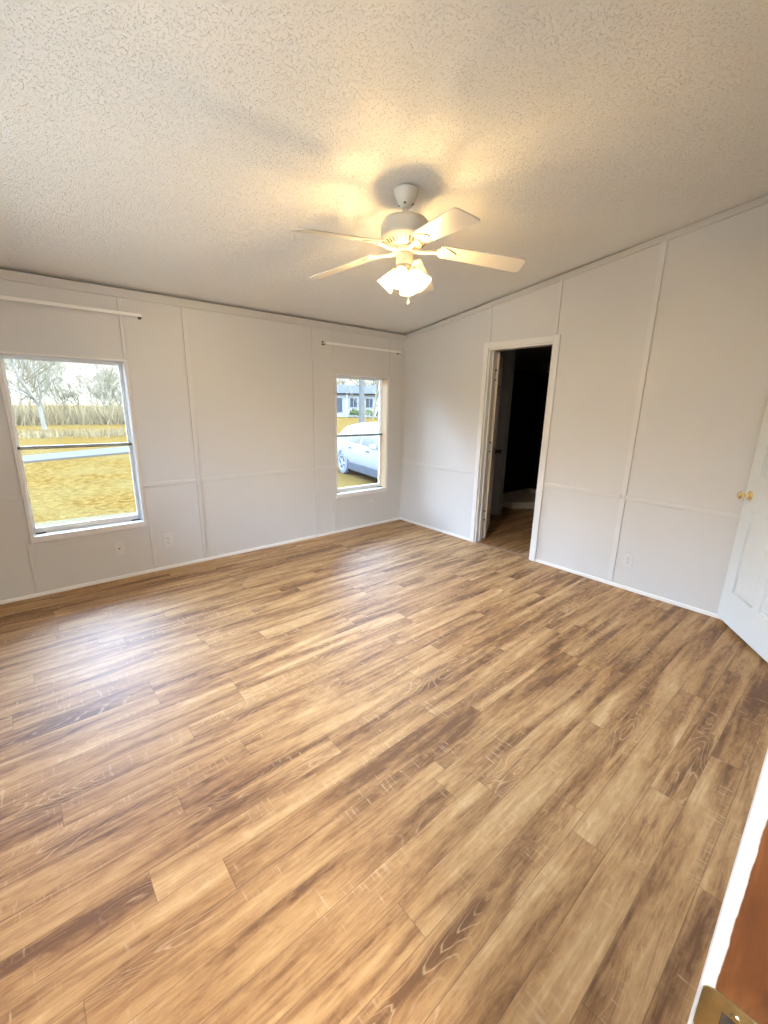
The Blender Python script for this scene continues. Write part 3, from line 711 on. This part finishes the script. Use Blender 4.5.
# blades with their irons
BR0, BR1 = 0.20, 0.664
a0_ = 178.16
def blade_bm():
    bm = bm_new()
    L0, L1 = BR0 - 0.005, BR1
    prof = [(L0, -0.046), (L0 + 0.02, -0.054), (L1 - 0.022, -0.068), (L1 - 0.006, -0.062), (L1, -0.050), (L1, 0.050), (L1 - 0.006, 0.062), (L1 - 0.022, 0.068), (L0 + 0.02, 0.054), (L0, 0.046)]
    add_prism(bm, prof, -0.003, 0.003, None, 0.001)
    return bm
def iron_bm():
    bm = bm_new()
    add_tube(bm, [(0.050, 0, -0.018), (0.085, 0, -0.022), (0.115, 0, -0.020), (0.150, 0, -0.010), (0.19, 0, -0.007)], [0.014, 0.012, 0.010, 0.011, 0.012], 10)
    # three-lobed ornamental plate under the blade root
    lob = []
    for cx, cy, r, s, e in ((0.215, -0.030, 0.020, 200, 330), (0.262, 0.0, 0.022, -80, 80), (0.215, 0.030, 0.020, 30, 160)): lob += arc(cx, cy, r, s, e, 8)
    lob += [(0.178, 0.016), (0.178, -0.016)]
    add_prism(bm, lob, -0.0085, -0.0032, None, 0.0012)
    for cx, cy in ((0.215, -0.026), (0.258, 0.0), (0.215, 0.026)): add_lathe(bm, [(0.004, -0.0105), (0.006, -0.0095), (0.006, -0.0080)], 10, Matrix.Translation((cx, cy, 0)))
    return bm
bl0 = obj('blade', blade_bm(), M['fanblade'], fan)
ir0 = obj('blade_iron', iron_bm(), M['fan'], bl0, True)
pitch = math.radians(-12)
droop = math.radians(7.0)
for k in range(5):
    b_ = bl0 if k == 0 else bl0.copy()
    if k:
        COL.objects.link(b_); b_.parent = fan
        i_ = ir0.copy(); COL.objects.link(i_); i_.parent = b_
    b_.matrix_local = Matrix.Translation((0, 0, Z(2.276))) @ Matrix.Rotation(math.radians(a0_ - 72 * k), 4, 'Z') @ Matrix.Rotation(droop, 4, 'Y') @ Matrix.Rotation(pitch, 4, 'X')
# shades
def shade_bm():
    bm = bm_new()
    pr = [(0.026, 0.0), (0.031, -0.012), (0.037, -0.030), (0.043, -0.055), (0.051, -0.085), (0.060, -0.108), (0.0625, -0.112)]
    inn = [(r - 0.003, z) for r, z in pr[::-1]]
    add_lathe(bm, pr + inn, 32, None, False, False); return bm
def arm_bm():
    bm = bm_new(); add_lathe(bm, [(0.028, -0.012), (0.030, -0.004), (0.030, 0.016), (0.018, 0.024), (0.011, 0.030), (0.011, 0.052)], 20); return bm
def bulb_bm():
    bm = bm_new(); add_lathe(bm, [(0.012, -0.012), (0.013, -0.030), (0.022, -0.048), (0.026, -0.062), (0.022, -0.078), (0.010, -0.086), (0.003, -0.087)], 18); return bm
caz = math.atan2(CAM.y - FY, CAM.x - FX)
sh0 = obj('lamp_shade', shade_bm(), M['shade'], fan, True); sh0['label'] = 'glowing frosted glass shade'
bu0 = obj('bulb', bulb_bm(), M['bulb'], sh0, True); ar0 = obj('shade_holder', arm_bm(), M['fan'], sh0, True)
for k in range(4):
    s_ = sh0 if k == 0 else sh0.copy()
    if k:
        COL.objects.link(s_); s_.parent = fan
        for ch in (bu0, ar0):
            c_ = ch.copy(); COL.objects.link(c_); c_.parent = s_
    a = caz + math.radians(-14) + k * PI / 2
    tilt = math.radians(42)
    s_.matrix_local = Matrix.Translation((0.052 * math.cos(a), 0.052 * math.sin(a), Z(2.140))) @ Matrix.Rotation(a, 4, 'Z') @ Matrix.Rotation(-tilt, 4, 'Y') @ Matrix.Scale(0.82, 4)
for k, (dx, dy, ln) in enumerate(((0.010, -0.030, 0.165), (-0.022, -0.022, 0.125))):
    bm = bm_new(); add_tube(bm, [(dx, dy, Z(2.150)), (dx, dy, Z(2.150 - ln))], 0.0016, 6)
    pc = obj('pull_chain', bm, M['fan'], fan)
    bm = bm_new(); add_lathe(bm, [(0.002, 0.010), (0.006, 0.005), (0.0075, -0.002), (0.005, -0.009), (0.001, -0.011)][::-1], 12, Matrix.Translation((dx, dy, Z(2.150 - ln)))); obj('pull_knob', bm, M['fan'], pc, True)

# ------------------------------------------------------------------ outside: ground, road
GZ = -0.56
def terrain():
    bm = bm_new()
    xs = [-120, -60, -30, -15, -6, 0, 6, 12, 20, 30, 45, 60, 90, 140]; ys = [TW, 1.5, 3, 4.5, 6.5, 9, 12, 16, 22, 30, 40, 55, 75, 100, 140]
    g = [[bm.verts.new((x, y, GZ + (0.05 * math.sin(x * 0.35 + y * 0.21) if y > 8 else 0))) for x in xs] for y in ys]
    for j in range(len(ys) - 1):
        for i in range(len(xs) - 1): bm.faces.new((g[j][i], g[j][i + 1], g[j + 1][i + 1], g[j + 1][i]))
    return bm
tag(obj('ground', terrain(), M['grass'], smooth=True), 'dry yellow grass field outside the windows', 'ground', kind='structure')
def strip(pts, m, name, label, cat, z=0.03):
    bm = bm_new()
    a = [bm.verts.new((x, y0, GZ + z)) for x, y0, y1 in pts]; b = [bm.verts.new((x, y1, GZ + z)) for x, y0, y1 in pts]
    a2 = [bm.verts.new((x, y0, GZ - 0.15)) for x, y0, y1 in pts]; b2 = [bm.verts.new((x, y1, GZ - 0.15)) for x, y0, y1 in pts]
    for i in range(len(pts) - 1):
        bm.faces.new((a[i], a[i + 1], b[i + 1], b[i])); bm.faces.new((a[i], a[i + 1], a2[i + 1], a2[i])); bm.faces.new((b[i], b[i + 1], b2[i + 1], b2[i]))
    tag(obj(name, bm, m), label, cat, kind='structure')
strip([(-14, 9.0, 10.6), (-8, 11.2, 12.9), (-3.1, 13.5, 15.3), (0, 14.8, 17.0), (4, 16.2, 18.8)], M['road'], 'road', 'narrow grey road crossing the dry grass', 'road', 0.07)
M['concrete'] = mat_simple('bounce_concrete', (0.3370, 0.2592, 0.1746), 0.9, bstr=0.2, bscale=30, var=0.06, vscale=2)
bm = bm_new(); add_box(bm, -34.0, RX0 - TW - 0.01, -11.0, 0.10, GZ - 0.1, GZ + 0.02, 0.01)  # added unseen yard, bounces daylight up to the ceiling
tag(obj('bounce_yard', bm, M['concrete']), 'wide pale tan concrete yard added beside the left wall to bounce light', 'yard', kind='structure')
strip([(-14, 0.16, 4.9), (-3, 0.16, 4.85), (-1.5, 0.16, 4.7), (1.0, 0.16, 4.3), (2.6, 0.16, 3.6)], M['gravel'], 'gravel_strip', 'pale gravel strip along the foot of the house', 'gravel', 0.012)

# ------------------------------------------------------------------ outside: car
def make_car():
    c = thing('car', 'white car parked on the grass outside the far window', 'car', (4.22, 4.83, GZ), math.atan2(-0.98, -0.20))
    c.scale = (1, 1, 0.92)
    # local +x forward; lofted shell: station (x, half width, z sill, z belt, z roof, inset of roof)
    st_ = [(-2.28, 0.62, 0.50, 0.86, 0.88, 0.02), (-2.20, 0.80, 0.34, 0.98, 1.02, 0.03), (-2.02, 0.89, 0.28, 1.03, 1.26, 0.12), (-1.65, 0.92, 0.26, 1.03, 1.50, 0.20), (-1.0, 0.93, 0.26, 1.00, 1.63, 0.24),
           (-0.2, 0.93, 0.26, 0.97, 1.66, 0.24), (0.45, 0.93, 0.26, 0.95, 1.60, 0.24), (0.85, 0.92, 0.26, 0.95, 1.38, 0.20), (1.25, 0.91, 0.26, 0.96, 1.06, 0.10), (1.75, 0.88, 0.27, 0.90, 0.97, 0.10), (2.15, 0.76, 0.32, 0.74, 0.84, 0.10), (2.32, 0.55, 0.42, 0.62, 0.68, 0.04)]
    bm = bm_new(); rings = []
    for x, w, zs, zb, zr, ins in st_:
        half = [(w * 0.90, zs), (w, zs + (zb - zs) * 0.35), (w, zs + (zb - zs) * 0.75), (w * 0.97, zb), (w - ins * 0.55 - 0.02, zb + (zr - zb) * 0.55), (w - ins - 0.05, zb + (zr - zb) * 0.93), (w * 0.40, zr)]
        rings.append([bm.verts.new((x, -y, z)) for y, z in half] + [bm.verts.new((x, y, z)) for y, z in half[::-1]])
    for a, b in zip(rings, rings[1:]):
        n = len(a)
        for i in range(n): bm.faces.new((a[i], a[(i + 1) % n], b[(i + 1) % n], b[i]))
    bm.faces.new(rings[0]); bm.faces.new(rings[-1])
    obj('body', bm, M['carpaint'], c, True)
    # side windows: strips lying on the upper flank
    def flank(x, f):
        for s0, s1 in zip(st_, st_[1:]):
            if s0[0] <= x <= s1[0]:
                t = (x - s0[0]) / (s1[0] - s0[0]); q = [s0[i] + t * (s1[i] - s0[i]) for i in range(6)]
                w, zb, zr, ins = q[1], q[3], q[4], q[5]
                ya, za = w * 0.97, zb; yb, zb2 = w - ins * 0.55 - 0.02, zb + (zr - zb) * 0.55; yc, zc = w - ins - 0.05, zb + (zr - zb) * 0.93
                if f < 0.55: tt = f / 0.55; return (ya + (yb - ya) * tt, za + (zb2 - za) * tt)
                tt = (f - 0.55) / 0.45; return (yb + (yc - yb) * tt, zb2 + (zc - zb2) * tt)
    for side in (-1, 1):
        for x0, x1, f0, f1, s0, s1 in ((-1.78, -1.22, 0.10, 0.78, 0.30, 0.0), (-1.14, -0.34, 0.08, 0.90, 0.0, 0.0), (-0.24, 0.78, 0.08, 0.90, 0.0, 0.45)):
            bm = bm_new(); n = 8; cols = []
            for i in range(n + 1):
                x = x0 + (x1 - x0) * i / n
                top = f1
                if s0 and i < n * 0.5: top = f0 + (f1 - f0) * (0.35 + 0.65 * i / (n * 0.5))
                if s1 and i > n * 0.5: top = f0 + (f1 - f0) * (1 - 0.75 * (i - n * 0.5) / (n * 0.5))
                col = []
                for j in range(4):
                    y, z = flank(x, f0 + (top - f0) * j / 3); col.append((x, y, z))
                cols.append(col)
            gi = [[bm.verts.new((x, side * (y + 0.010), z)) for x, y, z in col] for col in cols]; go = [[bm.verts.new((x, side * (y - 0.008), z)) for x, y, z in col] for col in cols]
            for i in range(n):
                for j in range(3): bm.faces.new((gi[i][j], gi[i + 1][j], gi[i + 1][j + 1], gi[i][j + 1])); bm.faces.new((go[i][j], go[i + 1][j], go[i + 1][j + 1], go[i][j + 1]))
            obj('side_window', bm, M['carglass'], c, True)
        # lower cladding and door handles
        bm = bm_new(); add_box(bm, -1.0, 1.02, side * 0.915 - 0.02, side * 0.915 + 0.02, 0.20, 0.44, 0.012); obj('sill_cladding', bm, M['cladding'], c)
        for hx in (-0.98, 0.12):
            bm = bm_new(); add_box(bm, hx, hx + 0.20, side * 0.925 - 0.012, side * 0.925 + 0.018, 0.86, 0.895, 0.006); obj('door_handle', bm, M['cladding'], c)
        bm = bm_new(); add_box(bm, -2.20, -1.95, side * 0.84 - 0.05, side * 0.84 + 0.05, 0.80, 0.95, 0.02); obj('tail_light', bm, M['lamp'], c)
        bm = bm_new(); add_box(bm, 0.58, 0.72, side * 1.0 - 0.08, side * 1.0 + 0.08, 0.98, 1.12, 0.03); obj('door_mirror', bm, M['carpaint'], c)
        for wx in (-1.36, 1.36):
            bm = bm_new(); add_lathe(bm, [(0.40, -0.03), (0.41, 0.0), (0.40, 0.018)], 36, Matrix.Translation((wx, side * 0.905, 0.37)) @ Matrix.Rotation(-PI / 2 * side, 4, 'X')); obj('wheel_arch', bm, M['cladding'], c)
            bm = bm_new(); add_lathe(bm, [(0.20, -0.10), (0.325, -0.10), (0.34, -0.08), (0.34, 0.035), (0.325, 0.055), (0.235, 0.058), (0.225, 0.03)], 36, Matrix.Translation((wx, side * 0.895, 0.34)) @ Matrix.Rotation(-PI / 2 * side, 4, 'X'))
            wh = obj('wheel', bm, M['tyre'], c, True)
            bm = bm_new(); base = Matrix.Translation((wx, side * 0.895, 0.34)) @ Matrix.Rotation(-PI / 2 * side, 4, 'X')
            add_lathe(bm, [(0.228, 0.030), (0.236, 0.060), (0.222, 0.062), (0.212, 0.034)], 36, base, False, False); add_lathe(bm, [(0.05, 0.03), (0.05, 0.055)], 16, base)
            for q in range(5): add_box(bm, 0.03, 0.222, -0.026, 0.026, 0.034, 0.056, 0.004, base @ Matrix.Rotation(2 * PI * q / 5, 4, 'Z'))
            obj('rim', bm, M['rim'], wh)
    # windscreen and rear window
    bm = bm_new(); v = [bm.verts.new(p) for p in ((0.52, -0.60, 1.585), (0.52, 0.60, 1.585), (1.22, 0.72, 1.085), (1.22, -0.72, 1.085), (0.50, -0.58, 1.555), (0.50, 0.58, 1.555), (1.20, 0.70, 1.05), (1.20, -0.70, 1.05))]
    for f in ((0, 1, 2, 3), (7, 6, 5, 4), (0, 4, 5, 1), (1, 5, 6, 2), (2, 6, 7, 3), (3, 7, 4, 0)): bm.faces.new([v[i] for i in f])
    obj('windscreen', bm, M['carglass'], c)
    return c
make_car()

# ------------------------------------------------------------------ outside: utility pole
def at_az(k, y): return CAM.x + k * (y - CAM.y)
up = thing('utility_pole', 'grey utility pole standing behind the parked car', 'utility pole', (at_az(0.774, 18.0), 18.0, GZ))
bm = bm_new(); add_tube(bm, [(0, 0, -0.3), (0, 0, 9.5)], [0.17, 0.13], 14); obj('pole', bm, M['pole'], up, True)
bm = bm_new(); add_box(bm, -1.1, 1.1, -0.06, 0.06, 8.6, 8.75, 0.01); obj('crossarm', bm, M['pole'], up)

# ------------------------------------------------------------------ outside: far house
hs = thing('house', 'white house with a grey roof far beyond the parked car', 'house', (at_az(0.70, 54.0), 54.0, GZ + 0.6), math.radians(-38))
bm = bm_new(); add_box(bm, -9, 9, -4, 4, -0.6, 3.0)
obj('walls', bm, M['siding'], hs)
bm = bm_new(); v = [bm.verts.new(p) for p in ((-9.5, -4.6, 2.9), (9.5, -4.6, 2.9), (9.5, 4.6, 2.9), (-9.5, 4.6, 2.9), (-9.5, 0, 4.3), (9.5, 0, 4.3))]
for f in ((0, 1, 5, 4), (2, 3, 4, 5), (0, 4, 3), (1, 2, 5), (0, 3, 2, 1)): bm.faces.new([v[i] for i in f])
obj('roof', bm, M['roofing'], hs)
for wx in (-7.4, -5.0, -2.4, 2.2, 4.6, 7.0):
    bm = bm_new(); add_box(bm, wx - 0.6, wx + 0.6, -4.06, -4.0, 0.8, 2.3); w_ = obj('house_window', bm, M['siding'], hs)
    bm = bm_new(); add_box(bm, wx - 0.5, wx - 0.04, -4.09, -4.06, 0.9, 2.2); add_box(bm, wx + 0.04, wx + 0.5, -4.09, -4.06, 0.9, 2.2); obj('house_pane', bm, M['carglass'], w_)
bm = bm_new(); add_box(bm, -0.5, 0.5, -4.06, -4.0, 0.1, 2.2); obj('house_door', bm, M['cladding'], hs)
for px in (-3.6, -1.4, 1.2, 3.4):
    bm = bm_new(); add_box(bm, px - 0.09, px + 0.09, -4.5, -4.32, -0.6, 2.9); obj('porch_post', bm, M['siding'], hs)
# foundation shrubs in front of it
def shrub_bm(r, h, seed):
    rr = random.Random(seed); bm = bm_new()
    for i in range(240):
        a, b = rr.uniform(0, 2 * PI), math.acos(rr.uniform(-0.2, 1)); q = rr.uniform(0.75, 1.05)
        c = Vector((r * q * math.sin(b) * math.cos(a), r * q * math.sin(b) * math.sin(a), h * 0.35 + h * 0.62 * q * math.cos(b)))
        d = Vector((rr.gauss(0, 1), rr.gauss(0, 1), rr.gauss(0, 1))).normalized(); e = d.orthogonal().normalized(); s = rr.uniform(0.10, 0.2)
        bm.faces.new([bm.verts.new(c + d * s), bm.verts.new(c + e * s * 0.6), bm.verts.new(c - d * s), bm.verts.new(c - e * s * 0.6)])
    add_tube(bm, [(0, 0, -0.3), (0, 0, h * 0.6)], [0.06, 0.03], 6)
    return bm
R_ = Matrix.Rotation(math.radians(-38), 4, 'Z')
sb0 = None
for i, sx in enumerate((-8.2, -6.3, -4.2, -2.5, 2.4, 4.4, 6.4)):
    p = R_ @ Vector((sx, -5.6, 0))
    if sb0 is None: o = sb0 = obj('shrub', shrub_bm(0.75, 1.3, 3), M['shrub'])
    else: o = sb0.copy(); COL.objects.link(o)
    o.location = (hs.location.x + p.x, hs.location.y + p.y, GZ); o.rotation_euler = (0, 0, i * 1.3)
    tag(o, 'low round shrub in the row in front of the far white house', 'shrub', 'shrubs in front of the far house')

# ------------------------------------------------------------------ outside: bare trees
def tree_bm(h, r, seed, spread=0.75, levels=4, first=0.22):
    rr = random.Random(seed); bm = bm_new()
    def branch(p, d, ln, rad, lev):
        n = 3 if lev < levels else 2
        pts = [p]; rads = [rad]; q = p; dd = d
        for i in range(n):
            dd = (dd + Vector((rr.gauss(0, 0.16), rr.gauss(0, 0.16), rr.gauss(0.05, 0.10)))).normalized()
            q = q + dd * ln / n; pts.append(q); rads.append(rad * (1 - 0.55 * (i + 1) / n))
        add_tube(bm, pts, rads, 6 if lev == 0 else (4 if lev < 3 else 3), lev == 0)
        if lev >= levels: return
        for i in range(rr.choice((3, 4, 4, 5)) if lev else 9):
            t = rr.uniform(first if lev == 0 else 0.3, 1.0); kk = min(n - 1, int(t * n)); base = pts[kk].lerp(pts[kk + 1], t * n - kk)
            a = dd.orthogonal().normalized(); a.rotate(Matrix.Rotation(rr.uniform(0, 2 * PI), 3, dd))
            nd = (dd * rr.uniform(0.5, 0.95) + a * rr.uniform(0.5, 1.0) * spread + Vector((0, 0, 0.15))).normalized()
            branch(base, nd, ln * rr.uniform(0.42, 0.66), max(0.012, rads[kk] * 0.55), lev + 1)
    branch(Vector((0, 0, -0.4)), Vector((0, 0, 1)), h * 0.72, r, 0)
    return bm
protos = {}
def plant_tree(kind, x, y, rot, sc, label, group):
    cfg = {'tall': (12.0, 0.20, 11, 0.75, 5, 0.2, 'bark'), 'bushy': (8.5, 0.13, 23, 0.95, 5, 0.05, 'bark'), 'pale': (11.0, 0.19, 5, 0.7, 4, 0.3, 'barkpale'), 'slim': (10.0, 0.11, 31, 0.6, 4, 0.15, 'bark')}[kind]
    if kind not in protos: o = protos[kind] = obj('bare_tree', tree_bm(*cfg[:6]), M[cfg[6]])
    else: o = protos[kind].copy(); COL.objects.link(o)
    o.location = (x, y, GZ); o.rotation_euler = (0, 0, rot); o.scale = (sc, sc, sc)
    return tag(o, label, 'tree', group)
kinds = ['tall', 'bushy', 'slim', 'bushy', 'tall', 'slim', 'bushy']
plant_tree('pale', at_az(0.045, 31), 31, 0.5, 0.7, 'pale-trunked bare tree standing forward of the woods in the left window', None)
i = 0
rows = (47, 56, 65, 74, 83, 92, 101, 110)
for row, y in enumerate(rows):
    x, xb = at_az(-0.04, y) + (row % 3) * 3.1, at_az(0.235, y)
    while x < xb:
        plant_tree(kinds[(i * 3 + row) % 7], x, y, i * 1.57, 0.84, 'bare grey tree in the woods across the road in the left window', 'bare trees across the road')
        x += 9.4; i += 1
for j, (kk, y, kd) in enumerate(((0.725, 76, 'tall'), (0.79, 33, 'slim'), (0.815, 43, 'tall'), (0.68, 84, 'tall'), (0.76, 84, 'bushy'), (0.80, 68, 'tall'), (0.83, 56, 'bushy'))):
    plant_tree(kd, at_az(kk, y), y, j * 1.57, 0.85, 'bare grey tree behind the parked car in the far window', 'bare trees behind the car')
# dry undergrowth below the woods: nobody could count its stems
def brush_bm(x0, x1, y0, y1, n, h, seed):
    rr = random.Random(seed); bm = bm_new()
    for i in range(n):
        x, y = rr.uniform(x0, x1), rr.uniform(y0, y1); z = GZ; hh = h * rr.uniform(0.4, 1.1); s = 0.02 + 0.012 * hh
        a = rr.uniform(0, PI); dx, dy = math.cos(a) * s, math.sin(a) * s; lx, ly = rr.gauss(0, 0.25) * hh, rr.gauss(0, 0.25) * hh
        v = [bm.verts.new((x - dx, y - dy, z - 0.05)), bm.verts.new((x + dx, y + dy, z - 0.05)), bm.verts.new((x + lx + dx * 0.3, y + ly + dy * 0.3, z + hh)), bm.verts.new((x + lx - dx * 0.3, y + ly - dy * 0.3, z + hh))]
        bm.faces.new(v)
    return bm
tag(obj('undergrowth', brush_bm(-7, 9, 36, 42, 3000, 1.6, 2), M['brush']), 'tangle of dry undergrowth below the bare woods', 'undergrowth', kind='stuff')
tag(obj('dry_weeds', brush_bm(-6, 6, 23.5, 27.0, 1800, 0.35, 4), M['brush']), 'band of dry brown weeds across the grass field', 'weeds', kind='stuff')
